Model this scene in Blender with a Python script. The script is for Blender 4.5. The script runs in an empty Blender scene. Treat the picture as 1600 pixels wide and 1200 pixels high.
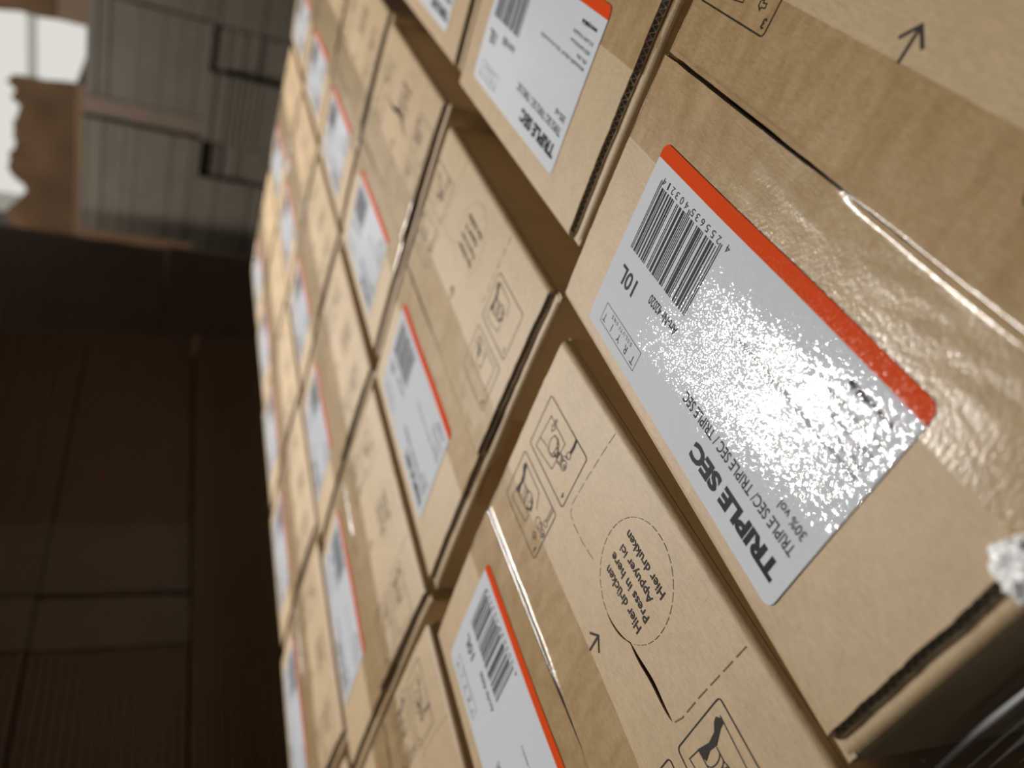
import bpy, bmesh, math, random
from mathutils import Vector, Matrix, noise
random.seed(7)
S = bpy.context.scene
C = S.collection

# ------------------------------------------------------------------ units
U = 0.145                      # camera height above the carton tops, metres
T = 0.144 + 0.290              # height of the carton tops above the floor
CZ = T + U

# ------------------------------------------------------------------ camera
F = Vector((0.727237, 0.535329, -0.429592)).normalized()
Xi = Vector((-0.291639, -0.325575, -0.899415)).normalized()   # right in the photo
Yi = Vector((-0.621347, 0.779374, -0.080648)).normalized()    # down in the photo
cd = bpy.data.cameras.new('camera'); cam = bpy.data.objects.new('camera', cd); C.objects.link(cam)
cam.matrix_world = Matrix(((Xi.x, -Yi.x, -F.x, 0), (Xi.y, -Yi.y, -F.y, 0), (Xi.z, -Yi.z, -F.z, CZ), (0, 0, 0, 1)))
cd.sensor_width = 36.0
cd.lens = 1194.66 / 1600 * 36
cd.clip_start = 0.01
cd.dof.use_dof = True
cd.dof.focus_distance = 1.58 * U
cd.dof.aperture_fstop = 26.88 / 3.6
S.camera = cam

# ------------------------------------------------------------------ view, world, lights
S.view_settings.view_transform = 'Standard'
S.view_settings.look = 'None'
S.view_settings.gamma = 1
S.view_settings.exposure = 0.0
S.view_settings.use_curve_mapping = False
w = bpy.data.worlds.new('world'); S.world = w; w.use_nodes = True
w.node_tree.nodes['Background'].inputs[0].default_value = (0.9, 0.95, 1, 1)
w.node_tree.nodes['Background'].inputs[1].default_value = 0.02

LAMPS = [  # x, y, z, length, width, power, rotation about z, colour
    (1.50, 1.09, 2.08, 0.62, 0.075, 74, 0.16, (1.0, 0.955, 0.90)),
    (-1.0, -0.4, 2.44, 0.95, 0.04, 3.5, 1.2, (1.0, 0.93, 0.85)),  # added weak fill lamp behind the camera, brightens film folds and near cut edges
]

# ------------------------------------------------------------------ helpers
def tag(o, label=None, cat=None, group=None, kind=None):
    if label: o['label'] = label
    if cat: o['category'] = cat
    if group: o['group'] = group
    if kind: o['kind'] = kind
    return o

def empty(name, loc, rz=0):
    o = bpy.data.objects.new(name, None); C.objects.link(o)
    o.location = loc; o.rotation_euler = (0, 0, rz); o.empty_display_size = 0.02
    return o

class MB:
    def __init__(s): s.v = []; s.f = []; s.m = []; s.sm = []
    def add(s, vs, fs, m=0, smooth=False):
        b = len(s.v); s.v += [tuple(v) for v in vs]
        for f in fs: s.f.append([b + i for i in f]); s.m.append(m); s.sm.append(smooth)
    def box(s, x0, x1, y0, y1, z0, z1, m=0):
        s.add([(x0, y0, z0), (x1, y0, z0), (x1, y1, z0), (x0, y1, z0), (x0, y0, z1), (x1, y0, z1), (x1, y1, z1), (x0, y1, z1)],
              [(0, 3, 2, 1), (4, 5, 6, 7), (0, 1, 5, 4), (1, 2, 6, 5), (2, 3, 7, 6), (3, 0, 4, 7)], m)
    def ribbon(s, pts, wd, m=0, closed=False, z=0.0):
        """flat line of width wd through 2D points, mitred joints"""
        n = len(pts); P = [Vector(p[:2]) for p in pts]
        if (P[0] - P[-1]).length < 1e-7: P = P[:-1]; n -= 1; closed = True
        L = []; R = []
        for i in range(n):
            a = P[i - 1] if (i > 0 or closed) else None
            c = P[(i + 1) % n] if (i < n - 1 or closed) else None
            d1 = (P[i] - a).normalized() if a is not None else None
            d2 = (c - P[i]).normalized() if c is not None else None
            if d1 is None: d1 = d2
            if d2 is None: d2 = d1
            t = d1 + d2
            t = t.normalized() if t.length > 1e-6 else d1
            nn = Vector((-t.y, t.x)); k = max(0.5, abs(nn.dot(Vector((-d1.y, d1.x)))))
            nn = nn * (wd / 2 / k)
            L.append(P[i] + nn); R.append(P[i] - nn)
        vs = [(p.x, p.y, z) for p in L] + [(p.x, p.y, z) for p in R]
        fs = []
        for i in range(n if closed else n - 1):
            j = (i + 1) % n; fs.append((i, n + i, n + j, j))
        s.add(vs, fs, m)
    def fill(s, pts, m=0, z=0.0):
        from mathutils.geometry import tessellate_polygon
        t = tessellate_polygon([[Vector((p[0], p[1], 0)) for p in pts]])
        vs = [(p[0], p[1], z) for p in pts]; out = []
        for a, b, c in t:
            A, B, D = (Vector(vs[i]) for i in (a, b, c))
            out.append((a, b, c) if (B - A).cross(D - A).z > 0 else (a, c, b))
        s.add(vs, out, m)
    def tube(s, pts, r, m=0, seg=8):
        P = [Vector(p) for p in pts]; n = len(P); vs = []; fs = []
        for i, p in enumerate(P):
            t = (P[min(i + 1, n - 1)] - P[max(i - 1, 0)]).normalized()
            u = t.cross(Vector((0, 0, 1))); u = u.normalized() if u.length > 1e-4 else Vector((1, 0, 0)); v = t.cross(u)
            rr = r[i] if isinstance(r, (list, tuple)) else r
            for k in range(seg):
                a = 2 * math.pi * k / seg; vs.append(p + u * math.cos(a) * rr + v * math.sin(a) * rr)
        for i in range(n - 1):
            for k in range(seg):
                k2 = (k + 1) % seg; fs.append((i * seg + k, i * seg + k2, (i + 1) * seg + k2, (i + 1) * seg + k))
        fs.append(tuple(range(seg))[::-1]); fs.append(tuple((n - 1) * seg + k for k in range(seg)))
        s.add(vs, fs, m, True)
    def mesh(s, name, mats):
        me = bpy.data.meshes.new(name); me.from_pydata(s.v, [], s.f)
        for m in mats: me.materials.append(m)
        for p, m, sm in zip(me.polygons, s.m, s.sm): p.material_index = m; p.use_smooth = sm
        me.update(); return me
    def build(s, name, mats, parent=None, loc=None):
        if not isinstance(mats, (list, tuple)): mats = [mats]
        o = bpy.data.objects.new(name, s.mesh(name, mats)); C.objects.link(o)
        if parent: o.parent = parent
        if loc: o.location = loc
        return o

_tc = {}
def text2d(body, bold=0.0):
    """outline text as flat triangles, returns verts (2D), faces, bbox"""
    k = (body, bold)
    if k in _tc: return _tc[k]
    cu = bpy.data.curves.new('t', 'FONT'); cu.body = body; cu.size = 1; cu.offset = bold; cu.resolution_u = 3
    o = bpy.data.objects.new('t', cu); C.objects.link(o)
    bpy.context.view_layer.update()
    dg = bpy.context.evaluated_depsgraph_get(); me = o.evaluated_get(dg).to_mesh()
    vs = [(v.co.x, v.co.y) for v in me.vertices]; fs = []
    for p in me.polygons:
        f = list(p.vertices)
        if p.normal.z < 0: f.reverse()
        fs.append(f)
    o.evaluated_get(dg).to_mesh_clear()
    bpy.data.objects.remove(o); bpy.data.curves.remove(cu)
    xs = [v[0] for v in vs]; ys = [v[1] for v in vs]
    _tc[k] = (vs, fs, (min(xs), max(xs), min(ys), max(ys)))
    return _tc[k]

def put_text(mb, body, x0, x1, y0, y1, m=0, z=0.0, bold=0.0, space=0):
    """stretch the text into the rectangle (metres); y0 is the baseline unless it has descenders measured in"""
    vs, fs, (a, b, c, d) = text2d(body, bold)
    sx = (x1 - x0) / (b - a); sy = (y1 - y0) / (d - c)
    mb.add([(x0 + (v[0] - a) * sx, y0 + (v[1] - c) * sy, z) for v in vs], fs, m)

# ------------------------------------------------------------------ materials
def newmat(name):
    m = bpy.data.materials.new(name); m.use_nodes = True
    nt = m.node_tree; b = nt.nodes['Principled BSDF']
    return m, nt, b

def N(nt, t, **kw):
    n = nt.nodes.new(t)
    for k, v in kw.items(): setattr(n, k, v)
    return n

def simple(name, col, rough=0.6, metal=0.0, spec=0.5, **kw):
    m, nt, b = newmat(name)
    b.inputs['Base Color'].default_value = (*col, 1); b.inputs['Roughness'].default_value = rough
    b.inputs['Metallic'].default_value = metal; b.inputs['Specular IOR Level'].default_value = spec
    return m

def noise_tex(nt, vec, scale, detail=2, rough=0.5, sc=(1, 1, 1)):
    mp = N(nt, 'ShaderNodeMapping'); mp.inputs['Scale'].default_value = sc
    nt.links.new(vec, mp.inputs[0])
    n = N(nt, 'ShaderNodeTexNoise'); n.inputs['Scale'].default_value = scale
    n.inputs['Detail'].default_value = detail; n.inputs['Roughness'].default_value = rough
    nt.links.new(mp.outputs[0], n.inputs['Vector'])
    return n.outputs['Fac']

def ramp(nt, fac, stops):
    r = N(nt, 'ShaderNodeValToRGB'); e = r.color_ramp.elements
    while len(e) < len(stops): e.new(0.5)
    for el, (p, c) in zip(e, stops): el.position = p; el.color = (*c, 1)
    nt.links.new(fac, r.inputs[0]); return r.outputs[0]

def mixc(nt, fac, a, b, mode='MIX'):
    n = N(nt, 'ShaderNodeMix', data_type='RGBA', blend_type=mode)
    for sk, v in ((n.inputs[0], fac), (n.inputs[6], a), (n.inputs[7], b)):
        if hasattr(v, 'links'): nt.links.new(v, sk)
        elif isinstance(v, (int, float)): sk.default_value = v
        else: sk.default_value = (*v, 1)
    return n.outputs[2]

def bump(nt, b, h, strength, dist):
    n = N(nt, 'ShaderNodeBump'); n.inputs['Strength'].default_value = strength; n.inputs['Distance'].default_value = dist
    nt.links.new(h, n.inputs['Height']); nt.links.new(n.outputs[0], b.inputs['Normal']); return n

def thin_fresnel(nt, normal, f0=0.04):
    """Schlick reflectance that is the same from both sides of a thin film"""
    g = N(nt, 'ShaderNodeNewGeometry'); dt = N(nt, 'ShaderNodeVectorMath', operation='DOT_PRODUCT')
    nt.links.new(g.outputs['Incoming'], dt.inputs[0]); nt.links.new(normal, dt.inputs[1])
    def mth(op, a, b2=None):
        n = N(nt, 'ShaderNodeMath', operation=op)
        for i, v in enumerate((a, b2)):
            if v is None: continue
            if hasattr(v, 'links'): nt.links.new(v, n.inputs[i])
            else: n.inputs[i].default_value = v
        return n.outputs[0]
    c = mth('ABSOLUTE', dt.outputs['Value']); p = mth('POWER', mth('MAXIMUM', mth('SUBTRACT', 1.0, c), 0.0), 5.0)
    return mth('MINIMUM', mth('ADD', mth('MULTIPLY', p, 1 - f0), f0), 1.0)

def kraft(name, c0, c1, stripes=0.0):
    m, nt, b = newmat(name)
    tc = N(nt, 'ShaderNodeTexCoord').outputs['Object']
    blot = noise_tex(nt, tc, 90, 4, 0.6)
    fib = noise_tex(nt, tc, 900, 3, 0.65, (0.35, 1, 1))
    speck = noise_tex(nt, tc, 1700, 2, 0.5)
    big = noise_tex(nt, tc, 14, 3, 0.5)
    col = ramp(nt, blot, [(0.3, c0), (0.7, c1)])
    col = mixc(nt, 0.30, col, ramp(nt, fib, [(0.3, tuple(x * 0.62 for x in c0)), (0.72, tuple(min(1, x * 1.32) for x in c1))]))
    col = mixc(nt, 0.35, col, ramp(nt, big, [(0.3, tuple(x * 0.93 for x in c0)), (0.7, c1)]))
    col = mixc(nt, 1.0, col, ramp(nt, speck, [(0.22, (0.55, 0.45, 0.35)), (0.34, (1, 1, 1))]), 'MULTIPLY')
    nt.links.new(col, b.inputs['Base Color'])
    b.inputs['Roughness'].default_value = 0.55; b.inputs['Specular IOR Level'].default_value = 0.45
    b.inputs['Sheen Weight'].default_value = 0.04; b.inputs['Sheen Roughness'].default_value = 0.5
    h = fib
    if stripes:
        wv = N(nt, 'ShaderNodeTexWave', wave_type='BANDS', bands_direction='Z'); wv.inputs['Scale'].default_value = stripes
        wv.inputs['Distortion'].default_value = 0.6; wv.inputs['Detail'].default_value = 1
        nt.links.new(tc, wv.inputs['Vector'])
        col2 = mixc(nt, 0.55, col, mixc(nt, wv.outputs['Fac'], tuple(x * 0.45 for x in c0), c1))
        nt.links.new(col2, b.inputs['Base Color'])
    bump(nt, b, h, 0.25, 0.0004)
    return m

M_kraft = kraft('kraft_cardboard', (0.42, 0.30, 0.168), (0.525, 0.388, 0.225))
M_kraft_in = simple('cardboard_inside', (0.26, 0.17, 0.09), 0.8)
M_core = kraft('flute_paper', (0.46, 0.37, 0.27), (0.60, 0.50, 0.38))
M_core_d = simple('flute_hollow', (0.13, 0.095, 0.065), 0.85)
M_ink = simple('print_ink', (0.040, 0.034, 0.030), 0.7, 0, 0.15)
M_perf = simple('perforation_crease', (0.19, 0.13, 0.075), 0.85)

def label_mat(name, col, fine=1.0, rough=0.04, spec=0.36, tilt=0.108):
    m, nt, b = newmat(name)
    tc = N(nt, 'ShaderNodeTexCoord').outputs['Object']
    b.inputs['Base Color'].default_value = (*col, 1); b.inputs['Roughness'].default_value = rough
    b.inputs['Specular IOR Level'].default_value = spec
    # fine calendered grain: every tiny facet of the coated paper leans its own way
    vo = N(nt, 'ShaderNodeTexVoronoi'); vo.inputs['Scale'].default_value = 3200; nt.links.new(tc, vo.inputs['Vector'])
    su = N(nt, 'ShaderNodeVectorMath', operation='SUBTRACT'); nt.links.new(vo.outputs['Color'], su.inputs[0]); su.inputs[1].default_value = (.5, .5, .5)
    sc_ = N(nt, 'ShaderNodeVectorMath', operation='SCALE'); nt.links.new(su.outputs[0], sc_.inputs[0]); sc_.inputs['Scale'].default_value = tilt
    bp = N(nt, 'ShaderNodeBump'); bp.inputs['Strength'].default_value = 0.14; bp.inputs['Distance'].default_value = 0.0003
    nt.links.new(noise_tex(nt, tc, 230, 3, 0.55), bp.inputs['Height'])
    ad = N(nt, 'ShaderNodeVectorMath', operation='ADD'); nt.links.new(bp.outputs[0], ad.inputs[0]); nt.links.new(sc_.outputs[0], ad.inputs[1])
    no = N(nt, 'ShaderNodeVectorMath', operation='NORMALIZE'); nt.links.new(ad.outputs[0], no.inputs[0])
    nt.links.new(no.outputs[0], b.inputs['Normal'])
    return m
M_lab = label_mat('label_paper', (0.64, 0.67, 0.715))
M_red = label_mat('label_red', (0.66, 0.075, 0.016), 1.0, 0.12, 0.05)
M_black = label_mat('label_black', (0.012, 0.012, 0.014), 1.0, 0.5, 0.08)

def tape_mat():
    m, nt, b = newmat('packing_tape')
    out = nt.nodes['Material Output']
    tc = N(nt, 'ShaderNodeTexCoord').outputs['Object']
    n1 = noise_tex(nt, tc, 900, 3, 0.6, (1, 0.7, 1)); n2 = noise_tex(nt, tc, 90, 2, 0.5, (0.5, 1, 1))
    ad = N(nt, 'ShaderNodeMath', operation='ADD'); nt.links.new(n1, ad.inputs[0])
    mu = N(nt, 'ShaderNodeMath', operation='MULTIPLY'); nt.links.new(n2, mu.inputs[0]); mu.inputs[1].default_value = 2.2
    nt.links.new(mu.outputs[0], ad.inputs[1])
    bp = N(nt, 'ShaderNodeBump'); bp.inputs['Strength'].default_value = 0.35; bp.inputs['Distance'].default_value = 0.00028
    nt.links.new(ad.outputs[0], bp.inputs['Height'])
    tr = N(nt, 'ShaderNodeBsdfTransparent')
    tint = ramp(nt, noise_tex(nt, tc, 150, 5, 0.7, (1, 0.35, 1)), [(0.3, (0.81, 0.755, 0.65)), (0.7, (0.94, 0.915, 0.85))])
    nt.links.new(tint, tr.inputs[0])
    gl = N(nt, 'ShaderNodeBsdfGlossy'); gl.inputs['Roughness'].default_value = 0.2; gl.inputs[0].default_value = (1, 1, 1, 1)
    nt.links.new(bp.outputs[0], gl.inputs['Normal'])
    fr = thin_fresnel(nt, bp.outputs[0], 0.045)
    mx = N(nt, 'ShaderNodeMixShader'); nt.links.new(fr, mx.inputs[0]); nt.links.new(tr.outputs[0], mx.inputs[1]); nt.links.new(gl.outputs[0], mx.inputs[2])
    nt.links.new(mx.outputs[0], out.inputs[0])
    return m
M_tape = tape_mat()

def film_mat(name, opacity, col=(0.8, 0.82, 0.84), rough=0.12):
    m, nt, b = newmat(name); out = nt.nodes['Material Output']
    tc = N(nt, 'ShaderNodeTexCoord').outputs['Object']
    bp = N(nt, 'ShaderNodeBump'); bp.inputs['Strength'].default_value = 0.6; bp.inputs['Distance'].default_value = 0.001
    nt.links.new(noise_tex(nt, tc, 160, 3, 0.6, (1, 0.15, 1)), bp.inputs['Height'])
    tr = N(nt, 'ShaderNodeBsdfTransparent'); tr.inputs[0].default_value = (0.92, 0.93, 0.94, 1)
    gl = N(nt, 'ShaderNodeBsdfGlossy'); gl.inputs['Roughness'].default_value = rough; nt.links.new(bp.outputs[0], gl.inputs['Normal'])
    fr = thin_fresnel(nt, bp.outputs[0], 0.05)
    mx = N(nt, 'ShaderNodeMixShader'); nt.links.new(fr, mx.inputs[0]); nt.links.new(tr.outputs[0], mx.inputs[1]); nt.links.new(gl.outputs[0], mx.inputs[2])
    b.inputs['Base Color'].default_value = (*col, 1); b.inputs['Roughness'].default_value = rough
    b.inputs['Specular IOR Level'].default_value = 0.8
    nt.links.new(bp.outputs[0], b.inputs['Normal'])
    m2 = N(nt, 'ShaderNodeMixShader'); m2.inputs[0].default_value = opacity
    nt.links.new(mx.outputs[0], m2.inputs[1]); nt.links.new(b.outputs[0], m2.inputs[2])
    nt.links.new(m2.outputs[0], out.inputs[0])
    return m
M_film = film_mat('stretch_film', 0.0)
M_fold = film_mat('stretch_film_folds', 0.6, (0.9, 0.92, 0.94), 0.07)
M_wad = film_mat('crumpled_film', 1.0, (0.97, 0.975, 0.98), 0.12)

# ------------------------------------------------------------------ room
def struct(name, b, mats):
    o = b.build(name, mats); o['kind'] = 'structure'; return o

m, nt, b = newmat('dark_concrete')
tc = N(nt, 'ShaderNodeTexCoord').outputs['Object']
nt.links.new(ramp(nt, noise_tex(nt, tc, 4, 6, 0.6), [(0.3, (0.035, 0.033, 0.03)), (0.7, (0.07, 0.065, 0.06))]), b.inputs['Base Color'])
b.inputs['Roughness'].default_value = 0.75; M_floor = m
m, nt, b = newmat('grey_plaster')
tc = N(nt, 'ShaderNodeTexCoord').outputs['Object']
nt.links.new(ramp(nt, noise_tex(nt, tc, 3, 5, 0.6), [(0.3, (0.07, 0.062, 0.055)), (0.7, (0.095, 0.085, 0.075))]), b.inputs['Base Color'])
b.inputs['Roughness'].default_value = 0.85; M_wall = m
RX0, RX1, RY0, RY1, RZ = -1.6, 3.3, -3.0, 2.6, 2.6
q = MB(); q.box(RX0 - .1, RX1 + .1, RY0 - .1, RY1 + .1, -.1, 0); struct('floor', q, M_floor)
q = MB(); q.box(RX0 - .1, RX1 + .1, RY0 - .1, RY1 + .1, RZ, RZ + .1); struct('ceiling', q, M_wall)
q = MB(); q.box(RX0 - .1, RX1 + .1, RY1, RY1 + .1, 0, RZ); struct('wall_left', q, M_wall)
q = MB(); q.box(RX0 - .1, RX1 + .1, RY0 - .1, RY0, 0, RZ); struct('wall_right', q, M_wall)
q = MB(); q.box(RX0 - .1, RX0, RY0, RY1, 0, RZ); struct('wall_near', q, M_wall)
# far wall with a window opening
WY0, WY1, WZ0, WZ1 = 0.55, 1.75, 0.80, 1.75
q = MB()
q.box(RX1, RX1 + .1, RY0, WY0, 0, RZ); q.box(RX1, RX1 + .1, WY1, RY1, 0, RZ)
q.box(RX1, RX1 + .1, WY0, WY1, 0, WZ0); q.box(RX1, RX1 + .1, WY0, WY1, WZ1, RZ)
struct('wall_back', q, M_wall)
mg, nt, b = newmat('lit_frosted_pane')
em = N(nt, 'ShaderNodeEmission'); em.inputs[0].default_value = (1.0, 0.985, 0.90, 1); em.inputs[1].default_value = 0.72
nt.links.new(em.outputs[0], nt.nodes['Material Output'].inputs[0])
q = MB(); q.box(RX1 + .05, RX1 + .06, WY0, WY1, WZ0, WZ1)
win = struct('window_1', q, mg)
q = MB(); fr = 0.045
q.box(RX1 - .015, RX1 + .05, WY0 - .03, WY1 + .03, WZ0 - .05, WZ0); q.box(RX1 - .015, RX1 + .05, WY0 - .03, WY1 + .03, WZ1, WZ1 + .05)
q.box(RX1 - .015, RX1 + .05, WY0 - .03, WY0 + .02, WZ0, WZ1); q.box(RX1 - .015, RX1 + .05, WY1 - .02, WY1 + .03, WZ0, WZ1)
q.box(RX1 + .0, RX1 + .05, WY0, WY1, 1.045, 1.072)
fo = q.build('window_frame', simple('window_frame_paint', (0.45, 0.45, 0.40), 0.5), win)

# ceiling lamp over the load and an added fill lamp, both hung alike
M_house = simple('lamp_housing', (0.7, 0.7, 0.7), 0.4)
mt, nt, b = newmat('lamp_tube_glow')
em = N(nt, 'ShaderNodeEmission'); em.inputs[0].default_value = (1, .96, .9, 1); em.inputs[1].default_value = 3
nt.links.new(em.outputs[0], nt.nodes['Material Output'].inputs[0])
for i, (x, y, z, ln, wd, pw, rz, col) in enumerate(LAMPS):
    t = empty('ceiling_or_fill_lamp', (x, y, z), rz)
    tag(t, ['white fluorescent ceiling lamp above the far cartons', 'added fill lamp behind the camera, putting highlights on the stretch film folds'][i], 'lamp')
    q = MB(); q.box(-ln / 2 - .03, ln / 2 + .03, -wd / 2, wd / 2, .03, .09)
    q.box(-ln / 2 - .03, -ln / 2 - .005, -wd / 2, wd / 2, -.02, .03); q.box(ln / 2 + .005, ln / 2 + .03, -wd / 2, wd / 2, -.02, .03)
    q.box(-ln * .3, -ln * .3 + .02, -.01, .01, .09, RZ - z); q.box(ln * .3 - .02, ln * .3, -.01, .01, .09, RZ - z)
    q.build('housing', M_house, t)
    q = MB()
    for s in (-1, 1): q.tube([(-ln / 2, s * wd * .25, .012), (ln / 2, s * wd * .25, .012)], .012)
    q.build('lamp_tube', mt, t)
    ld = bpy.data.lights.new('lamp_light', 'AREA'); ld.shape = 'RECTANGLE'; ld.size = ln; ld.size_y = wd * .8
    ld.energy = pw; ld.color = col
    lo = bpy.data.objects.new('lamp_light', ld); C.objects.link(lo); lo.parent = t; lo.location = (0, 0, -.03)

# ------------------------------------------------------------------ pallet
M_wood = kraft('pallet_wood', (0.30, 0.20, 0.11), (0.42, 0.30, 0.18))
pal = empty('wooden_pallet', (0.655, 0.325, 0))
tag(pal, 'low wooden pallet carrying the load of liqueur cartons', 'pallet', 'stacked goods')
del pal['group']
for s in (-1, 0, 1):
    q = MB(); q.box(-.6, .6, s * .35 - .05, s * .35 + .05, 0, .022); q.build('bottom_board', M_wood, pal)
    for t in (-1, 0, 1):
        q = MB(); q.box(t * .5275 - .0725, t * .5275 + .0725, s * .35 - .05, s * .35 + .05, .022, .1); q.build('block', M_wood, pal)
for t in (-1, 0, 1):
    q = MB(); q.box(t * .5275 - .0725, t * .5275 + .0725, -.4, .4, .1, .122); q.build('stringer_board', M_wood, pal)
for k, yy in enumerate((-.3275, -.16, 0, .16, .3275)):
    hw = .0725 if k in (0, 4) else .05
    q = MB(); q.box(-.6, .6, yy - hw, yy + hw, .122, .1435); q.build('deck_board', M_wood, pal)

# ------------------------------------------------------------------ carton pieces (metres, origin at centre of the top face)
HX, HY = 0.0942, 0.0945          # half length (along x) and half width (along y)
TH = 0.0026
CR = 0.0017                      # how far the lower liner stands out beyond the upper one
XF = 0.0903                      # half length of the top flaps: the end walls stand out beyond them
def sag(y): return -0.0011 * (abs(y) / HY) ** 4
d = 1e-4                          # 0.1 mm

def flutes(mb, sx, ya, yb):
    """crushed cut end of a corrugated flap: the lower liner stands out and a wavy sheet shows between the liners"""
    n = int(abs(yb - ya) / 0.0026 * 8)
    vs = []; fs = []; v2 = []; f2 = []
    def P(f, y, out):      # f = 0 at the top liner, 1 at the bottom liner
        jag = 0.0005 * noise.noise((y * 60, sx * 3, 1.3)) + 0.0003 * noise.noise((y * 400, sx, 5))
        z = -.0004 + f * (-TH + .0009)
        return ((XF - .0004 + CR * f + out + jag) * sx, y, z + out * .6 + sag(y))
    for i in range(n + 1):
        y = ya + (yb - ya) * i / n
        f = .5 + .38 * math.sin(i / 8 * 2 * math.pi)
        vs += [P(f - .09, y, .0003), P(f + .09, y, .0003)]
        v2 += [P(0, y, -.0001), P(1, y, -.0001)]
    for i in range(n):
        a = i * 2; q4 = (a, a + 1, a + 3, a + 2)
        fs.append(q4); f2.append(q4)
    mb.add(vs, fs, 1); mb.add(v2, f2, 3)

def flap_mesh(side, slit):
    """one major flap. side=-1: towards -y (printed), +1: towards +y (labelled). mats: 0 kraft, 1 core paper, 2 inside"""
    mb = MB(); ys = side * 0.0006; ye = side * (HY - .003)
    XE = XF
    def wob(y, sx): return XE * sx + 0.0005 * noise.noise((y * 90, sx * 9, side * 4.0)) + .00035 * noise.noise((y * 330, sx * 9, 2))
    nY = 48
    yy = [ys + (ye - ys) * i / nY for i in range(nY + 1)]
    outer = [(wob(y, -1), y) for y in yy] + [(XE * (-1 + 2 * i / 24), ye) for i in range(1, 24)] + [(wob(y, 1), y) for y in reversed(yy)] \
        + [(XE * (1 - 2 * i / 40), ys + side * (-.0002 + .0003 * noise.noise((i * .7, side, 0)))) for i in range(1, 40)]
    hole = None
    if slit:
        up = []; dn = []
        path = []
        cx, cy, r = -45 * d, -650 * d, 198 * d
        for i in range(10):
            a = math.radians(80 + (128 - 80) * i / 9); path.append((cx + r * math.cos(a), cy + r * math.sin(a)))
        for i in range(1, 15):
            t = i / 14; path.append((-168 * d + (-450 + 168) * d * t, -495 * d + (-514 + 495) * d * t + 3 * d * math.sin(t * 9)))
        if slit == 2:
            path = [(P0_.x, P0_.y) for P0_ in (Vector((.0420, -.0530)).lerp(Vector((-.0350, -.0515)), i / 30) + Vector((0, .0022 * math.sin(i / 30 * 8.2))) for i in range(31))]
        n = len(path)
        for i, p in enumerate(path):
            t = i / (n - 1)
            if slit == 2: wd = (3 + 24 * math.sin(math.pi * t) ** .8) * d
            else: wd = (0.5 + (7.0 if t < .35 else 17.0) * max(0.0, math.sin(math.pi * min(1, (t / .37) if t < .37 else (t - .37) / .63))) ** .55) * d
            wd += (1 + 0 * t) * abs(noise.noise((i * .9, 0, 0))) * 2 * d
            a = Vector(path[max(i - 1, 0)]); c = Vector(path[min(i + 1, n - 1)]); tt = (c - a).normalized(); nn = Vector((-tt.y, tt.x))
            up.append((p[0] + nn.x * wd / 2, p[1] + nn.y * wd / 2)); dn.append((p[0] - nn.x * wd / 2, p[1] - nn.y * wd / 2))
        hole = up + dn[::-1]
    bm = bmesh.new()
    def loop(pts):
        v = [bm.verts.new((p[0], p[1], 0)) for p in pts]
        return [bm.edges.new((v[i], v[(i + 1) % len(v)])) for i in range(len(v))]
    ed = loop(outer)
    if hole: ed += loop(hole)
    bmesh.ops.triangle_fill(bm, use_beauty=True, use_dissolve=False, edges=ed)
    # strips across y so that the sag can bend the sheet
    for k in range(1, 8):
        y = ye * k / 8
        bmesh.ops.bisect_plane(bm, geom=bm.verts[:] + bm.edges[:] + bm.faces[:], plane_co=(0, y, 0), plane_no=(0, 1, 0))
    for k in range(-23, 24):
        bmesh.ops.bisect_plane(bm, geom=bm.verts[:] + bm.edges[:] + bm.faces[:], plane_co=(XE * .995 * k / 24, 0, 0), plane_no=(1, 0, 0))
    bm.verts.index_update()
    vt = [(v.co.x, v.co.y) for v in bm.verts]
    tri = []
    for f in bm.faces:
        ids = [v.index for v in f.verts]
        if f.normal.z < 0: ids.reverse()
        tri.append(ids)
    bound = [(e.verts[0].index, e.verts[1].index) for e in bm.edges if len(e.link_faces) == 1]
    lf = {}
    for f in tri:
        for a, b2 in zip(f, f[1:] + f[:1]): lf[(a, b2)] = 1
    bm.free()
    L = .0005
    # upper liner, lower liner, core (inset)
    def slab(z0, z1, mat, flip=False):
        n = len(vt)
        vs = [(x, y, z1 + sag(y)) for x, y in vt] + [(x, y, z0 + sag(y)) for x, y in vt]
        fs = list(tri) + [[n + i for i in f[::-1]] for f in tri]
        for a, b2 in bound:
            if (a, b2) in lf: fs.append([b2, a, n + a, n + b2])
            else: fs.append([a, b2, n + b2, n + a])
        mb.add(vs, fs, mat)
    slab(-L, 0, 0)
    keep = vt
    vt = [((x + math.copysign(CR, x)) if abs(x) > XE - .0012 else x, y) for x, y in vt]
    slab(-TH, -TH + L, 0)
    vt = keep
    # core block, set back from the two cut ends
    ci = XF - .0009
    ya, yb = sorted((ys, ye))
    def core(xa, xb, y0_, y1_):
        n_ = max(2, int((y1_ - y0_) / .008)); m_ = max(2, int((xb - xa) / .006)); vs = []; fs = []
        for i in range(n_ + 1):
            y = y0_ + (y1_ - y0_) * i / n_; g = sag(y)
            for k in range(m_ + 1):
                x = xa + (xb - xa) * k / m_
                vs += [(x, y, -L - .0004 + g), (x, y, -TH + L + .0001 + g)]
        W_ = 2 * (m_ + 1)
        for i in range(n_):
            for k in range(m_):
                a_ = i * W_ + 2 * k
                fs += [(a_, a_ + 2, a_ + 2 + W_, a_ + W_), (a_ + 1, a_ + 1 + W_, a_ + 3 + W_, a_ + 3)]
            for a_ in (i * W_, i * W_ + 2 * m_): fs.append((a_, a_ + 1, a_ + 1 + W_, a_ + W_))
        for a_ in [i_ * W_ * 0 + 2 * k for i_ in (0,) for k in range(m_)]: fs.append((a_, a_ + 1, a_ + 3, a_ + 2)); q_ = a_ + n_ * W_; fs.append((q_, q_ + 2, q_ + 3, q_ + 1))
        mb.add(vs, fs, 2)
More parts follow.
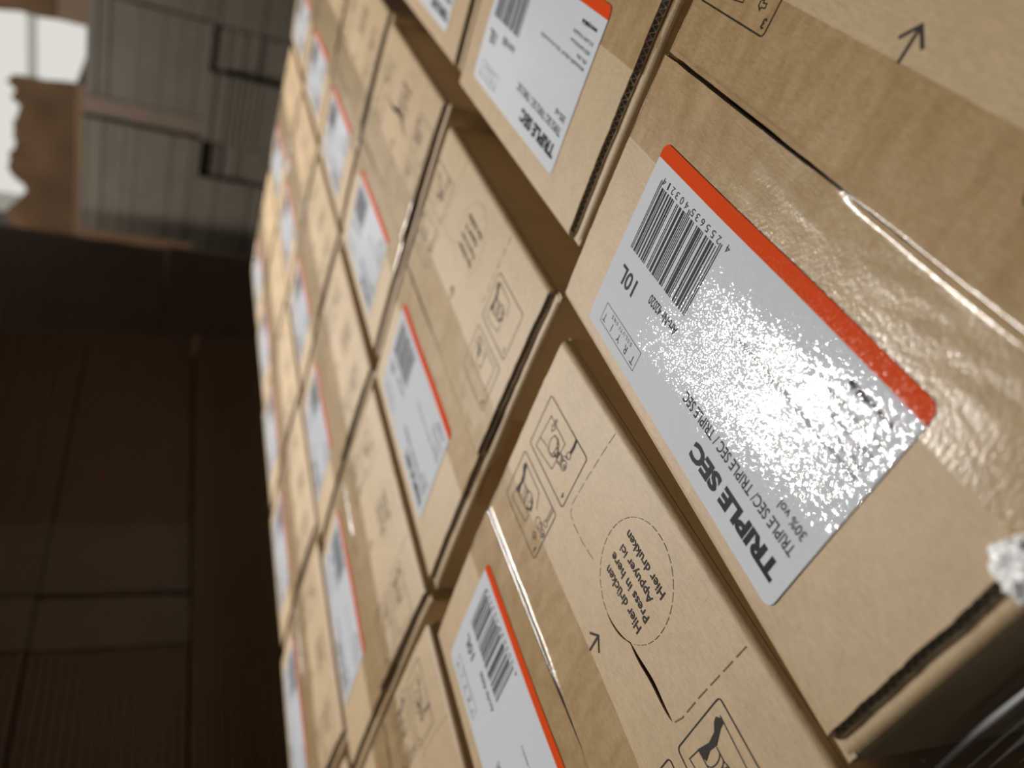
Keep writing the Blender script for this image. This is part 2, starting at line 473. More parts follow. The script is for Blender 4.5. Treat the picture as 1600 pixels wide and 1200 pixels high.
    if slit == 2:
        core(-ci, -.050, ya, yb); core(.050, ci, ya, yb); core(-.050, .050, ya, -.062); core(-.050, .050, -.043, yb)
    elif slit and hole:
        core(-ci, -.050, ya, yb); core(.008, ci, ya, yb); core(-.050, .008, ya, -.058); core(-.050, .008, -.041, yb)
    else:
        core(-ci, ci, ya, yb)
    for sx in (-1, 1): flutes(mb, sx, ys, ye)
    # rounded fold down into the side wall
    R = .003; nx = 24; na = 6; vs = []; fs = []
    for i in range(nx + 1):
        x = XE * (-1 + 2 * i / nx)
        for k in range(na + 1):
            a = math.pi / 2 * k / na
            vs.append((x, ye + side * R * math.sin(a), sag(ye) - R + R * math.cos(a)))
    for i in range(nx):
        for k in range(na):
            a = i * (na + 1) + k; b2 = a + na + 1
            fs.append((a, b2, b2 + 1, a + 1) if side > 0 else (a, a + 1, b2 + 1, b2))
    mb.add(vs, fs, 0, True)
    for sx in (-1, 1):   # close the ends of the fold
        c = (XE * sx, ye, sag(ye) - R)
        ring = [(XE * sx, ye + side * R * math.sin(math.pi / 2 * k / na), sag(ye) - R + R * math.cos(math.pi / 2 * k / na)) for k in range(na + 1)]
        mb.add([c] + ring, [tuple(range(na + 2))], 1)
    return mb.mesh('flap', [M_kraft, M_core, M_kraft_in, M_core_d])

def body_mesh():
    mb = MB(); H = -.290; zt = sag(HY) - .003 - .0002
    w = .003
    # long side walls under the folds
    for s in (-1, 1):
        a, b2 = sorted((s * HY, s * (HY - w)))
        mb.box(-.0963, .0913, a, b2, H, zt, 0)
    # end walls with a rounded fold into the minor flaps
    R = .0032
    for s in (-1, 1):
        OX = .0968 if s < 0 else .0918; zf = -TH - .00015
        prof = [(OX, H), (OX, zf - R)]
        for k in range(1, 7):
            a = math.pi / 2 * k / 6; prof.append((OX - R + R * math.cos(a), zf - R + R * math.sin(a)))
        prof += [(.055, zf), (.055, zf - TH), (OX - w - .001, zf - TH), (OX - w, zf - TH - .001), (OX - w, H)]
        ny = 20; n = len(prof); vs = []; fs = []
        for j in range(ny + 1):
            y = (HY - .0012) * (-1 + 2 * j / ny)
            for x, z in prof:
                zz = z + (sag(y) if z > -.02 else 0)
                vs.append((s * (x + (0.0006 * noise.noise((y * 40, s * 2, 0)) if x > .088 and z > -.02 else 0)), y, zz))
        for j in range(ny):
            for k in range(n - 1):
                a = j * n + k; b2 = a + n
                fs.append((a, b2, b2 + 1, a + 1) if s > 0 else (a, a + 1, b2 + 1, b2))
        mb.add(vs, fs, 0, False)
        for j in (0, ny): mb.add([vs[j * n + k] for k in range(n)], [tuple(range(n))], 1)
    # bottom
    mb.box(-HX + .001, HX - .001, -HY + .001, HY - .001, H + .0, H + .003, 2)
    me = mb.mesh('carton_body', [M_kraft, M_core, M_kraft_in])
    return me

# ---- printing on the -y flap
def P_(pts): return [(a * d, b * d) for a, b in pts]
def rrect(x0, x1, y0, y1, r):
    out = []
    for cx, cy, a0 in ((x1 - r, y1 - r, 0), (x0 + r, y1 - r, 90), (x0 + r, y0 + r, 180), (x1 - r, y0 + r, 270)):
        for k in range(5):
            a = math.radians(a0 + k * 22.5); out.append((cx + r * math.cos(a), cy + r * math.sin(a)))
    return out + [out[0]]
def arc(cx, cy, rx, ry, a0, a1, n=14, rot=0):
    o = []
    for i in range(n + 1):
        a = math.radians(a0 + (a1 - a0) * i / n); x, y = rx * math.cos(a), ry * math.sin(a)
        c, s = math.cos(rot), math.sin(rot); o.append((cx + c * x - s * y, cy + s * x + c * y))
    return o

def print_mesh():
    mb = MB(); pf = MB(); z = .00012; lw = 4.5 * d; fw = 3.2 * d
    def ln(pts, w=fw): mb.ribbon(P_(pts), w, 0, False, z)
    def fl(pts): mb.fill(P_(pts), 0, z)
    # four framed panels
    for x0, x1, y0, y1 in ((436, 812, -734, -482), (449, 822, -430, -178), (-882, -510, -734, -482), (-882, -508, -430, -178)):
        mb.ribbon(P_(rrect(x0, x1, y0, y1, 14)), lw, 0, True, z)
    # panel 4: tap fixed in the opening
    ln([(753, -675), (592, -668), (599, -530), (763, -508), (753, -675)]); ln([(761, -557), (688, -568)])
    ln(arc(650, -602, 38, 42, 0, 360, 20) , fw); ln(arc(664, -603, 34, 40, 60, 300, 14)); ln(arc(640, -602, 26, 32, 90, 270, 12))
    ln([(633, -617), (600, -612)]); ln([(633, -588), (601, -584)])
    ln(arc(618, -600, 14, 18, 0, 360, 14)); ln(arc(582, -600, 20, 22, 0, 360, 16)); ln(arc(590, -600, 18, 20, 90, 270, 10))
    ln(arc(541, -603, 19, 21, 0, 360, 16)); ln(arc(536, -601, 7, 9, 0, 360, 10)); ln([(566, -617), (545, -622)]); ln([(565, -585), (545, -583)])
    ln([(570, -622), (558, -637), (540, -637)]); ln(arc(540, -654, 15, 14, 0, 360, 12))
    fl([(544, -668), (543, -700), (547, -732), (532, -732), (527, -700), (530, -668)])
    ln([(721, -655), (704, -634), (690, -660), (700, -660), (700, -690), (712, -690), (712, -658), (721, -655)])
    # panel 3 (and 2): hand pulling the bag neck with rings, tap beside it
    for ox, oy in ((0, 0), (-1327, -302)):
        def A(pts): return [(a + ox, b + oy) for a, b in pts]
        ln(A([(783, -400), (608, -392), (575, -331)])); ln(A([(767, -258), (771, -209), (607, -226), (607, -271)]))
        fl(A([(783, -366), (790, -384), (775, -400), (763, -398), (757, -375), (737, -333), (742, -300), (730, -268), (756, -258), (770, -258), (758, -312), (766, -350)]))
        ln(A([(758, -260), (702, -262), (659, -268), (614, -271)])); ln(A([(735, -330), (695, -330), (665, -340), (643, -345)]))
        for cx in (722, 703, 684): ln(A(arc(cx, -297, 16, 33, 95, 265, 10)))
        ln(A(arc(652, -305, 34, 38, 0, 360, 18))); ln(A(arc(640, -303, 26, 28, 80, 280, 12)), 6 * d); ln(A(arc(632, -300, 14, 18, 0, 360, 12)))
        fl(A([(618, -333), (609, -309), (600, -290), (608, -285), (617, -303), (628, -327)]))
        if ox == 0:
            ln(A(arc(527, -304, 26, 22, 0, 360, 14))); ln(A(arc(505, -304, 16, 20, 0, 360, 14))); ln(A(arc(474, -300, 15, 18, 0, 360, 14))); ln(A(arc(471, -299, 6, 8, 0, 360, 8)))
            ln(A(arc(483, -346, 15, 13, 0, 360, 12))); ln(A([(490, -360), (489, -395), (492, -424)])); ln(A([(478, -360), (477, -395), (478, -424)]))
            ln(A([(532, -252), (518, -258), (518, -250), (500, -252), (500, -240), (518, -238), (518, -230), (532, -240), (532, -252)]))
    # panel 1: flap pushed in with the thumb
    ln([(-560, -400), (-835, -400), (-835, -262), (-560, -262), (-560, -400)]); ln([(-700, -400), (-700, -262)])
    ln(arc(-660, -330, 42, 42, 0, 360, 18)); fl([(-640, -345), (-600, -385), (-590, -365), (-622, -325), (-640, -318)])
    ln([(-600, -385), (-560, -400)]); ln([(-590, -365), (-545, -360)])
    for n_, x, y in (('4', 458, -524), ('3', 466, -216), ('2', -858, -524), ('1', -858, -216)):
        put_text(mb, n_, x * d, (x + 15) * d, (y - 6) * d, (y + 22) * d, 0, z, 0.02)
    # arrow
    ln([(-40, -275), (-40, -350)], 9 * d); ln([(0, -318), (-40, -356), (-81, -318)], 9 * d)
    # round press-in field text
    for body, y, x0, x1 in (('Hier drücken', -562, -172, 82), ('Press in here', -616, -176, 92), ('Appuyer ici', -672, -150, 76), ('Hier drukken', -730, -176, 84)):
        desc = 9 if ('pp' in body or 'ü' in body and 0) else 0
        put_text(mb, body, x0 * d, x1 * d, (y - 16 - desc) * d, (y + 18 + (3 if 'ü' in body else 0)) * d, 0, z, 0.016)
    # perforation of the tear-out field: short dark dashes
    def dash(pts, on=34, off=16, w=2.2 * d):
        P = [Vector(p) for p in pts]; acc = 0; cur = [P[0]]; draw = True; lim = on
        for a, b2 in zip(P, P[1:]):
            seg = b2 - a; L = seg.length; pos = 0
            while acc + (L - pos) >= lim:
                pos += lim - acc; acc = 0; pt = a + seg * (pos / L)
                if draw: cur.append(pt); pf.ribbon([(p.x * d, p.y * d) for p in cur], w, 0, False, z)
                cur = [pt]; draw = not draw; lim = on if draw else off
            acc += L - pos
            if draw: cur.append(b2)
    dash(arc(-45, -650, 198, 198, 80, -232, 50), 30, 8)
    dash([(160, -512), (250, -500), (345, -502), (380, -515), (394, -550), (388, -676), (376, -821), (366, -930)], 50, 14)
    dash([(-454, -522), (-464, -560), (-466, -663), (-474, -801), (-480, -930)], 50, 18, 4 * d)
    for q_ in (mb, pf): q_.v = [(x, y, zz + sag(y)) for x, y, zz in q_.v]
    return mb.mesh('printed_instructions', [M_ink]), pf.mesh('tear_out_perforation', [M_perf])

# ---- product label, 129 x 68 mm, origin at its lower left corner
LW, LH = .1282, .0674
def label_mesh():
    mb = MB(); k = d * LW / .129; kk = d * LH / .0688
    r = .0032
    def strips(y0, y1, m, z, top, bot):
        ys = []
        n = 6
        if bot: ys += [y0 + r * (1 - math.cos(math.pi / 2 * i / n)) for i in range(n)] + [y0 + r]
        else: ys += [y0]
        mid = [y0 + (y1 - y0) * i / 10 for i in range(1, 10)]
        ys += [y for y in mid if y > ys[-1] + 1e-5 and y < (y1 - r if top else y1)]
        if top: ys += [y1 - r * (1 - math.cos(math.pi / 2 * i / n)) for i in range(n, 0, -1)] + [y1]
        else: ys += [y1]
        vs = []; fs = []
        for y in ys:
            e = 0
            if bot and y < y0 + r: e = r - math.sqrt(max(0, r * r - (y0 + r - y) ** 2))
            if top and y > y1 - r: e = r - math.sqrt(max(0, r * r - (y - y1 + r) ** 2))
            vs += [(e + (LW - 2 * e) * c_ / 20, y, z) for c_ in range(21)]
        for i in range(len(ys) - 1):
            for c_ in range(20): a = 21 * i + c_; fs.append((a, a + 1, a + 22, a + 21))
        mb.add(vs, fs, m)
    strips(51 * kk, LH, 0, 0, True, False); strips(0, 51 * kk, 1, 0, False, True)
    # paper edge
    z = .00005
    def tx(body, x0, x1, y0, y1, bold=0.0): put_text(mb, body, x0 * k, x1 * k, y0 * kk, y1 * kk, 2, z, bold)
    tx('TRIPLE SEC', 44, 506, 577, 637, 0.055)
    tx('TRIPLE SEC/ TRIPLE SEC / TRIPLE SEC', 46, 642, 502, 538, 0.012)
    tx('30% vol', 47, 162, 450, 480, 0.012)
    mb.ribbon([(913 * k, 573 * kk), (1208 * k, 573 * kk), (1208 * k, 648 * kk), (913 * k, 648 * kk), (913 * k, 573 * kk)], 2.2 * d, 2, True, z)
    for ch, a, b2 in (('T', 928, 952), ('R', 988, 1010), ('Y', 1048, 1074), ('I', 1120, 1124), ('T', 1174, 1198)): tx(ch, a, b2, 607, 638, 0.0)
    x = 976
    for ch in 'SOLUTIONS':
        wd_ = 3 if ch == 'I' else 12
        tx(ch, x, x + wd_, 583, 597, 0.0); x += 20
    tx('10L', 1095, 1214, 412, 476, 0.02)
    tx('Art-Nr 42020', 808, 1001, 395, 430, 0.015)
    tx('www.tryitall.de', 52, 212, 92, 118, 0.045)
    # small illegible address block: word-long rows of tiny strokes
    rr = random.Random(3)
    for y, segs in ((250, ((46, 190), (210, 300), (318, 380), (395, 570))), (220, ((46, 92), (104, 150))), (186, ((46, 96), (104, 262))), (150, ((46, 150), (158, 255)))):
        for a, b2 in segs:
            x = a
            while x < b2:
                w_ = rr.choice((3, 8, 9, 10)); h_ = rr.choice((12, 12, 17)); st = rr.choice((0, 1, 2))
                mb.ribbon([(x * k, y * kk), (x * k, (y + h_) * kk)], 2.2 * d, 2, False, z)
                if w_ > 4:
                    if st: mb.ribbon([((x + w_ - 2) * k, y * kk), ((x + w_ - 2) * k, (y + 12) * kk)], 2.0 * d, 2, False, z)
                    mb.ribbon([(x * k, (y + (12 if st == 1 else 1)) * kk), ((x + w_ - 2) * k, (y + (12 if st == 1 else 1)) * kk)], 2.0 * d, 2, False, z)
                x += w_ + 4
    # EAN-13 bars
    Lc = ['0001101', '0011001', '0010011', '0111101', '0100011', '0110001', '0101111', '0111011', '0110111', '0001011']
    par = {'4': 'LGLLGG'}
    code = '4255635403214'
    bits = '101'
    for ch, p in zip(code[1:7], par['4']):
        s_ = Lc[int(ch)]
        bits += s_ if p == 'L' else ''.join('1' if c == '0' else '0' for c in s_)[::-1]
    bits += '01010'
    for ch in code[7:]: bits += ''.join('1' if c == '0' else '0' for c in Lc[int(ch)])
    bits += '101'
    x0, x1 = 812, 1222; mw = (x1 - x0) / 95; i = 0
    while i < 95:
        if bits[i] == '1':
            j = i
            while j < 95 and bits[j] == '1': j += 1
            guard = i < 3 or i > 91 or 45 <= i < 50
            yb = 102 if guard else 119
            a, b2 = (x0 + i * mw) * k, (x0 + j * mw) * k
            yy = [yb + (351 - yb) * t_ / 5 for t_ in range(6)]
            mb.add([p_ for y_ in yy for p_ in ((a, y_ * kk, z), (b2, y_ * kk, z))], [(2 * t_, 2 * t_ + 1, 2 * t_ + 3, 2 * t_ + 2) for t_ in range(5)], 2); i = j
        else: i += 1
    for ch, xc in zip(code, (785, 837, 870, 904, 937, 969, 999, 1042, 1075, 1108, 1139, 1170, 1201)):
        tx(ch, xc - (9 if ch != '1' else 4), xc + (9 if ch != '1' else 4), 88, 112, 0.0)
    mb.v = [(x_, y_, z_ + sag(y_ + .0175)) for x_, y_, z_ in mb.v]
    return mb.mesh('product_label', [M_lab, M_red, M_black])

ME_flap_p = flap_mesh(1, 0); ME_flap_n = flap_mesh(-1, 0); ME_flap_slit = flap_mesh(-1, 1); ME_flap_torn = flap_mesh(-1, 2)
ME_body = body_mesh(); (ME_print, ME_perf) = print_mesh(); ME_label = label_mesh()

def link(name, me, parent, loc=(0, 0, 0)):
    o = bpy.data.objects.new(name, me); C.objects.link(o); o.parent = parent; o.location = loc; return o

def sm(t): t = max(0.0, min(1.0, t)); return t * t * (3 - 2 * t)

def lifted(me, fn, yoff=0.0):
    """copy of a mesh lying on a flap, raised as the flap swings up towards the seam"""
    m2 = me.copy()
    for v in m2.vertices:
        y = v.co.y + yoff[1] if yoff else v.co.y; x = v.co.x + (yoff[0] if yoff else 0)
        v.co.z += fn(x) * max(0.0, (HY - abs(y)) / HY)
    return m2

def tape_mesh(seed, fn_n, fn_p):
    """clear tape across the seam and down both ends"""
    mb = MB(); ya, yb = -.0277, .0283
    nx, ny = 120, 44
    path = []   # (x, z) along the tape
    drop = .045
    for i in range(6): path.append((-.0972, -.0075 - drop * (1 - i / 5)))
    path += [(-.0965, -.0048), (-.0945, -.0030), (-.0922, -.0022), (-.0910, -.0006)]
    for i in range(nx + 1): path.append(((XF - .0004) * (-1 + 2 * i / nx), .00012))
    path += [(XF + .0006, -.0010), (.0918, -.0038)]
    for i in range(6): path.append((.0922, -.006 - drop * i / 5))
    vs = []; fs = []
    for x, z in path:
        for j in range(ny + 1):
            t = -1 + 2 * j / ny; y = (ya + yb) / 2 + (yb - ya) / 2 * (abs(t) ** 1.6 * (1 if t > 0 else -1))
            if z > -.0015:
                a, c = fn_n(x), fn_p(x); kk = (HY - abs(y)) / HY
                w_ = sm((y + .0007 + (.0008 if a < c else 0)) / .0026) if a >= c else sm((y + .0028) / .0026)
                base = (a * (1 - w_) + c * w_) * kk
                wr = (1 if y < .016 else .15) * (.00022 * noise.noise((x * 35 + seed, y * 160, seed)) + .00055 * max(0, noise.noise((x * 14 + seed * 3, y * 60, seed))) * max(0, 1 - abs(y) / .016))
                zz = z + base + abs(wr) + sag(y)
            else: zz = z + sag(y) + .0002 * noise.noise((y * 200, z * 100, seed))
            vs.append((x, y, zz))
    n = ny + 1
    for i in range(len(path) - 1):
        for j in range(ny): a = i * n + j; fs.append((a, a + n, a + n + 1, a + 1))
    mb.add(vs, fs, 0, True)
    return mb.mesh('packing_tape', [M_tape])

def carton(cx, cy, yaw, dz, lo, seam, label, sx=1, sy=1, slit=0, ridge=.0012, seed=0, pdx=0.0):
    t = empty('liqueur_carton', (cx, cy, .144), yaw)
    t.scale = (sx, sy, (.290 + dz) / .290)
    tag(t, label, 'carton', 'liqueur cartons on the pallet')
    Z = .290
    sh = .02 * math.sin(seed * 2.3)
    if seed == 0: sh = 0.0
    fn_n = lambda x: .0003 + ridge * sm((.012 + sh - x) / .07)
    fn_p = lambda x: .0001 + ridge * .75 * sm((x + .025 - sh) / .06)
    link('carton_body', ME_body, t, (0, 0, Z))
    fp = link('labelled_flap', lifted(ME_flap_p, fn_p), t, (0, 0, Z))
    fn = link('printed_flap', lifted((ME_flap_n, ME_flap_slit, ME_flap_torn)[slit], fn_n), t, (0, 0, Z))
    px = 0 if slit else pdx
    link('printed_instructions', lifted(ME_print, fn_n, (pdx, 0)), fn, (pdx, 0, 0))
    link('tear_out_perforation', lifted(ME_perf, fn_n, (px, 0)), fn, (px, 0, 0))
    ox, oy = lo[0] - LW / 2, lo[1] - LH / 2
    link('product_label', lifted(ME_label, fn_p, (ox, oy)), fp, (ox, oy, .00030))
    link('packing_tape', tape_mesh(seed, fn_n, fn_p), t, (0, 0, Z))
    return t

K = U
P0 = 'with a large glossy silver-white label glaring in the lamp light'
Q = [  # cx, cy, yaw, dz, label offset, seam, label text, sx, sy, slit, ridge, print shift
 (.962, .238, -.0293, .0276, (.0258, .3738), 'nearest kraft liqueur carton, its big white and red label glaring in the lamp light', -.037, -.015, 0, .0022, .0045),
 (2.347, .107, -.0017, .0035, (.035, .3348), 'kraft carton directly behind the nearest one, label cut by the top edge of the photo', -.013, .002, 0, .0008, .002),
 (3.70, .085, .004, .000, (.03, .345), 'kraft carton at the top photo edge, only a corner and its label end showing', -0.045, -0.01, 0, .001, 0),
 (.894, 1.590, .0305, .0032, (.0565, .3357), 'kraft carton left of the nearest one, its tear-out field split by a long black slit', .006, -.019, 1, .0016, 0),
 (2.384, 1.596, -.0022, -.0246, (.0556, .3518), 'middle kraft carton beside the widest dark gap, in the second row from the nearest', .010, .0205, 0, .0012, .009),
 (3.70, 1.52, .004, -.004, (.035, .352), 'blurred kraft carton in the second row with a wavy torn line across its top', -0.045, -0.01, 2, .0013, .001),
 (4.985, 1.49, -.003, .004, (.05, .352), 'fourth kraft carton along the second row from the nearest, blurred', -0.055, -0.01, 0, .001, .002),
 (6.27, 1.46, .003, 0, (.05, .35), 'fifth kraft carton along the second row from the nearest, second from its far end', -0.045, -0.01, 0, .0012, -.002),
 (7.60, 1.43, .0, 0, (.05, .35), 'last kraft carton of the second row, right in front of the lit grey-brown bundles', -0.045, -0.01, 0, .001, 0),
 (.965, 2.945, .006, .006, (.06, .36), 'kraft carton at the bottom photo edge, its outlined panels in soft focus, label unseen', 0, 0, 0, .001, .003),
 (2.342, 2.936, .0026, -.0056, (.10, .3649), 'kraft carton near the bottom edge with bright tape glint beside its red label stripe', -.001, .0106, 0, .0016, .001),
 (3.66, 2.875, -.004, .003, (.06, .36), 'third kraft carton along the third row from the nearest, blurred', -0.045, -0.01, 0, .001, -.002),
 (5.01, 2.84, .003, -.003, (.05, .36), 'fourth kraft carton along the third row from the nearest, strongly blurred', -0.055, -0.01, 0, .0013, .001),
 (6.27, 2.80, .0, .003, (.05, .35), 'fifth kraft carton along the third row from the nearest, squeezed to a narrow strip', -0.045, -0.01, 0, .001, 0),
 (7.57, 2.78, -.004, 0, (.05, .35), 'farthest kraft carton of the third row, tapered to a thin strip', -0.045, -0.01, 0, .001, 0),
 (1.20, 4.29, .002, 0, (.05, .36), 'kraft carton in the outermost row touching the bottom edge of the photo', -0.045, -0.01, 0, .001, 0),
 (2.525, 4.27, .0, .003, (.06, .34), 'kraft carton in the outermost row with a long bright tape glint, next to the darkness', -0.045, -0.01, 0, .0016, .002),
 (3.84, 4.24, .003, 0, (.05, .34), 'third kraft carton along the outermost row beside the dark stacks', -0.06, -0.01, 0, .0012, 0),
 (5.10, 4.19, -.003, .002, (.05, .34), 'fourth kraft carton along the outermost row beside the dark stacks, very blurred', -0.065, -0.01, 0, .001, 0),
 (6.35, 4.14, .0, 0, (.05, .34), 'fifth kraft carton along the outermost row, a thin blurred strip', -0.065, -0.01, 0, .001, 0),
 (7.62, 4.12, .0, 0, (.05, .34), 'farthest kraft carton of the outermost row, at the far corner of the load', -0.055, -0.01, 0, .0018, 0),
]
for i, (cx, cy, yaw, dz, lo, lab, ex, ey, sl, rg, px) in enumerate(Q):
    if cx > 3.2: ex -= .012
    carton(cx * K, cy * K, yaw, dz * K, (lo[0] * K, lo[1] * K), 0, lab, 1 + ex / 1.268, 1 + ey / 1.306, sl, rg, i * 1.7, px)

# ------------------------------------------------------------------ stretch film around the near side of the load
def bg(px, py, axis, val):
    """world point where the photo ray through a pixel meets the plane axis = val"""
    r = F * 1194.66 + Xi * (px - 800) + Yi * (py - 600); t = val / r[axis]; p = r * t
    return Vector((p.x, p.y, p.z + CZ))
c0x, c0y, c0r = .962 * U, .238 * U, -.0293
sf = empty('stretch_film', (c0x + math.cos(c0r) * -.0990, c0y + math.sin(c0r) * -.0990, .150), c0r)
tag(sf, 'clear glossy stretch film wrapped round the side of the nearest carton, in twisted folds', 'plastic film')
FT = T - .150
q = MB(); ny, nz = 60, 24; vs = []; fs = []
for i in range(ny + 1):
    y = -.094 + .186 * i / ny
    for j in range(nz + 1):
        z = .002 + (FT - .010 - .002) * j / nz
        vs.append((.0008 * noise.noise((y * 14, z * 60, 0)), y, z))
for i in range(ny):
    for j in range(nz): a = i * (nz + 1) + j; fs.append((a, a + 1, a + nz + 2, a + nz + 1))
q.add(vs, fs, 0, True); q.build('film_sheet', M_film, sf)
for z0, z1, r_ in ((-.0058, -.0150, .00055), (-.0082, -.0172, .00025), (-.0240, -.0280, .00028), (-.0330, -.0370, .00065), (-.0470, -.0500, .0004), (-.0545, -.0525, .0007), (-.0640, -.0600, .0006)):
    q = MB(); pts = []; rs = []
    for i in range(60):
        t = i / 59; y = -.092 + .184 * t; u_ = max(0.0, (y - .045) / .047)
        pts.append((-.0012 - r_ + .0003 * math.sin(t * 23), y, FT + z0 + (z1 - z0) * u_ + .0003 * math.sin(t * 27 + z0 * 900)))
        rs.append(r_ * (1 + .25 * math.sin(t * 41 + z0 * 300)) * min(1, .15 + 8 * t, .15 + 8 * (1 - t)))
    q.tube(pts, rs, 0, 7); q.build('film_fold', M_fold, sf)
# crumpled tail of the film at the rim
bm = bmesh.new(); bmesh.ops.create_icosphere(bm, subdivisions=5, radius=.0058)
for v in bm.verts:
    n_ = v.co.normalized(); k_ = 1 + .30 * noise.noise(n_ * 2.2) + .20 * abs(noise.noise(n_ * 6)) - .16 * abs(noise.noise(n_ * 13))
    v.co = n_ * .0058 * k_; v.co.z *= .8
me = bpy.data.meshes.new('film_tail'); bm.to_mesh(me); bm.free(); me.materials.append(M_wad)
for p in me.polygons: p.use_smooth = False
o = bpy.data.objects.new('film_tail', me); C.objects.link(o); o.parent = sf
wp = bg(1614, 890, 2, -.1405); sf_m = Matrix.Translation(sf.location) @ Matrix.Rotation(c0r, 4, 'Z'); o.location = sf_m.inverted() @ wp
o['label'] = 'white crumpled end of the film on the carton rim'

# ------------------------------------------------------------------ bundles of flattened cartons behind the load
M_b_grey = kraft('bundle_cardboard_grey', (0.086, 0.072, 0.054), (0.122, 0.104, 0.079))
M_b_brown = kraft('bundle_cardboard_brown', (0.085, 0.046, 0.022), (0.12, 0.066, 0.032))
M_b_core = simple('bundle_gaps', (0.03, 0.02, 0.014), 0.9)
M_band = kraft('paper_band', (0.085, 0.062, 0.042), (0.115, 0.085, 0.06))

def bundle(x0, x1, y0, y1, z0, z1, mat, label, band=None, pitch=.007, seed=0, group=None, jit=.0018):
    """stack of flat cartons: many thin sheets with slightly uneven edges, one mesh"""
    t = empty('carton_blank_bundle', ((x0 + x1) / 2, (y0 + y1) / 2, z0)); cx, cy = t.location.x, t.location.y
    tag(t, label, 'cardboard bundle', group)
    rr = random.Random(seed); q = MB(); n = max(2, int(round((z1 - z0) / pitch))); h = (z1 - z0) / n
    for i in range(n):
        a, b2, c, e = (rr.uniform(-jit, 0) for _ in range(4))
        bow = 0
        q.box(x0 - cx - a, x1 - cx + c, y0 - cy - b2, y1 - cy + e, i * h + h * .12, (i + 1) * h, 0)
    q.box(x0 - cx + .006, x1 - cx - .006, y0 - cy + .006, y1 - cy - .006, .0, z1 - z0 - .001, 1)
    q.build('cardboard_sheets', [mat, M_b_core], t)
    if band:
        ax, a, b2 = band; q = MB(); g = .0015
        if ax == 'x':      # band runs round the bundle in the y-z plane
            for yy in (y0 - cy - g, y1 - cy): q.box(a - cx, b2 - cx, yy, yy + g, 0, z1 - z0)
            q.box(a - cx, b2 - cx, y0 - cy - g, y1 - cy + g, z1 - z0, z1 - z0 + g)
        else:
            for xx in (x0 - cx - g, x1 - cx): q.box(xx, xx + g, a - cy, b2 - cy, 0, z1 - z0)
            q.box(x0 - cx - g, x1 - cx + g, a - cy, b2 - cy, z1 - z0, z1 - z0 + g)
        q.build('paper_band', M_band, t)
    return t

def flat_pallet(cx, cy, lx, ly, label):
    t = empty('wooden_pallet', (cx, cy, 0)); tag(t, label, 'pallet')
    for s in (-1, 0, 1):
        q = MB(); yy = s * (ly / 2 - .05); q.box(-lx / 2, lx / 2, yy - .045, yy + .045, 0, .1); q.build('bearer', M_wood, t)
    n = 6
    for k in range(n):
        yy = -lx / 2 + lx * (k + .5) / n; q = MB(); q.box(yy - lx / n * .42, yy + lx / n * .42, -ly / 2, ly / 2, .1, .12); q.build('deck_board', M_wood, t)

g1 = 'grey-brown bundles of flat cartons in the lit stack'
zt, zm = CZ + .188, CZ - .075
flat_pallet(2.31, .745, .62, .76, 'wooden pallet under the lit grey-brown carton stack')
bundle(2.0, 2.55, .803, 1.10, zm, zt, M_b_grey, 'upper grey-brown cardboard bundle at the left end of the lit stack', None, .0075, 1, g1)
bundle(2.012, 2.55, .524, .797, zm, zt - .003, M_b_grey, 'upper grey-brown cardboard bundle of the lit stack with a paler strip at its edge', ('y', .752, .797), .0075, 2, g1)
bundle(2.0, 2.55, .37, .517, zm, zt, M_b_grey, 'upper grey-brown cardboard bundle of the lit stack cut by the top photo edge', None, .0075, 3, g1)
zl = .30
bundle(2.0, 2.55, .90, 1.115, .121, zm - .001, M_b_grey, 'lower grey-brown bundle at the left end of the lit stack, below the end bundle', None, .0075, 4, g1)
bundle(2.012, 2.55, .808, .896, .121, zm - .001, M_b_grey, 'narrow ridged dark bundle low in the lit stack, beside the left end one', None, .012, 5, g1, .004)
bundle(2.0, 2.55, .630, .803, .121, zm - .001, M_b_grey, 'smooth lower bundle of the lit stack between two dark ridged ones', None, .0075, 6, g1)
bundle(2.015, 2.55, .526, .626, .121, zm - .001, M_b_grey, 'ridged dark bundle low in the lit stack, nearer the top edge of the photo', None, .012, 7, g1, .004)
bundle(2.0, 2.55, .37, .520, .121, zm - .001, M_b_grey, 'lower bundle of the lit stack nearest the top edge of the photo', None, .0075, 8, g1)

# dark stacks on the left
g2 = 'dark brown bundles of flat cartons in shadow'
flat_pallet(.70, 1.19, 1.18, .56, 'wooden pallet under the long dark carton stack')
YW = .90
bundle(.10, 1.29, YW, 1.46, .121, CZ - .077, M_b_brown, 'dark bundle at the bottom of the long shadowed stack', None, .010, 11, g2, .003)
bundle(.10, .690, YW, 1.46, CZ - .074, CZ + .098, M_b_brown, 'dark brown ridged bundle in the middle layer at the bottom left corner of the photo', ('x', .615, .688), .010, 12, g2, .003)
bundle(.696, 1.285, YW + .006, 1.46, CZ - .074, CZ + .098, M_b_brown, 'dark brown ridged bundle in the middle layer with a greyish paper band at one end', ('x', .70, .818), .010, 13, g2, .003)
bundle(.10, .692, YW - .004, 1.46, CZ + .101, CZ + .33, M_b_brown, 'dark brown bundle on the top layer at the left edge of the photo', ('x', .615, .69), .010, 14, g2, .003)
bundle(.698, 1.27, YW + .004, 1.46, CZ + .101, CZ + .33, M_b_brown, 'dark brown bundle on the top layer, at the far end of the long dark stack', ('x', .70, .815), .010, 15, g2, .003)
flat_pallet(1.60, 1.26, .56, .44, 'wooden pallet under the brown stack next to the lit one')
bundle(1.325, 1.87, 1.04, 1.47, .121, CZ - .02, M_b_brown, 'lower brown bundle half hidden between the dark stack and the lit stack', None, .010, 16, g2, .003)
bundle(1.33, 1.865, 1.045, 1.47, CZ - .018, CZ + .45, M_b_brown, 'upper dark brown bundle between the long dark stack and the lit stack', None, .010, 17, g2, .003)

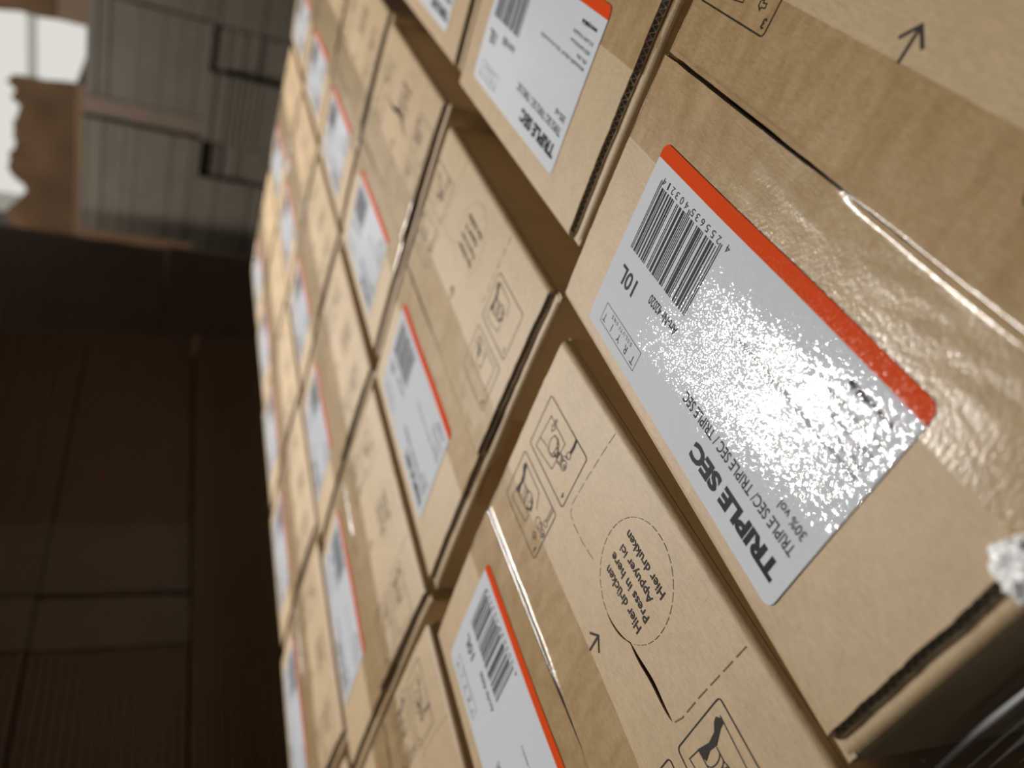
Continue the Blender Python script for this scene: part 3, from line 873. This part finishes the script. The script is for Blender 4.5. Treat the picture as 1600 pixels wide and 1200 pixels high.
M_b_torn = kraft('torn_cardboard', (0.062, 0.032, 0.014), (0.09, 0.048, 0.022))
# carton with open lid standing behind the lit stack
def open_box(x0, x1, y0, y1, z0, z1, label, mat, seed, name='opened_carton'):
    t = empty(name, ((x0 + x1) / 2, (y0 + y1) / 2, z0)); cx, cy = t.location.x, t.location.y
    tag(t, label, 'carton'); q = MB(); w_ = .006
    h = z1 - z0
    for a in ((x0, x0 + w_, y0, y1), (x1 - w_, x1, y0, y1), (x0 + w_, x1 - w_, y0, y0 + w_), (x0 + w_, x1 - w_, y1 - w_, y1)):
        q.box(a[0] - cx, a[1] - cx, a[2] - cy, a[3] - cy, 0, h)
    q.box(x0 - cx + w_, x1 - cx - w_, y0 - cy + w_, y1 - cy - w_, 0, w_)
    q.build('carton_body', mat, t)
    # torn flaps leaning outwards, ragged upper edge
    for s, (ya, yb) in ((-1, (y0, y1)),):
        q = MB(); n = 40; vs = []; fs = []; xx = (x0 if s < 0 else x1) - cx
        for i in range(n + 1):
            y = ya + (yb - ya) * i / n - cy
            hh = .16 + .05 * noise.noise((y * 11, seed, s)) + .02 * noise.noise((y * 50, seed, s))
            for k in range(5):
                f = k / 4; b_ = .02 * noise.noise((y * 16, f * 2, seed))
                vs.append((xx + s * (.05 * f + b_ * f), y + .02 * f * noise.noise((f * 3, y * 5, seed)), h + hh * f))
        for i in range(n):
            for k in range(4): a = i * 5 + k; fs.append((a, a + 5, a + 6, a + 1))
        m_ = len(vs); vs += [(v[0] + .004, v[1], v[2]) for v in vs]
        q.add(vs, fs + [tuple(m_ + i for i in f[::-1]) for f in fs], 0, True)
        q.build('torn_flap', mat, t)
    return t
flat_pallet(2.92, 1.10, .56, 1.44, 'wooden pallet behind the lit stack, under the opened cartons')
open_box(2.68, 3.15, .975, 1.80, .121, CZ + .27, 'torn brown carton with ragged flap left of the bright window', M_b_torn, 1.0)
open_box(2.68, 3.12, .40, .80, .121, CZ + .32, 'torn brown carton with ragged flap at the upper left photo corner', M_b_torn, 4.0)
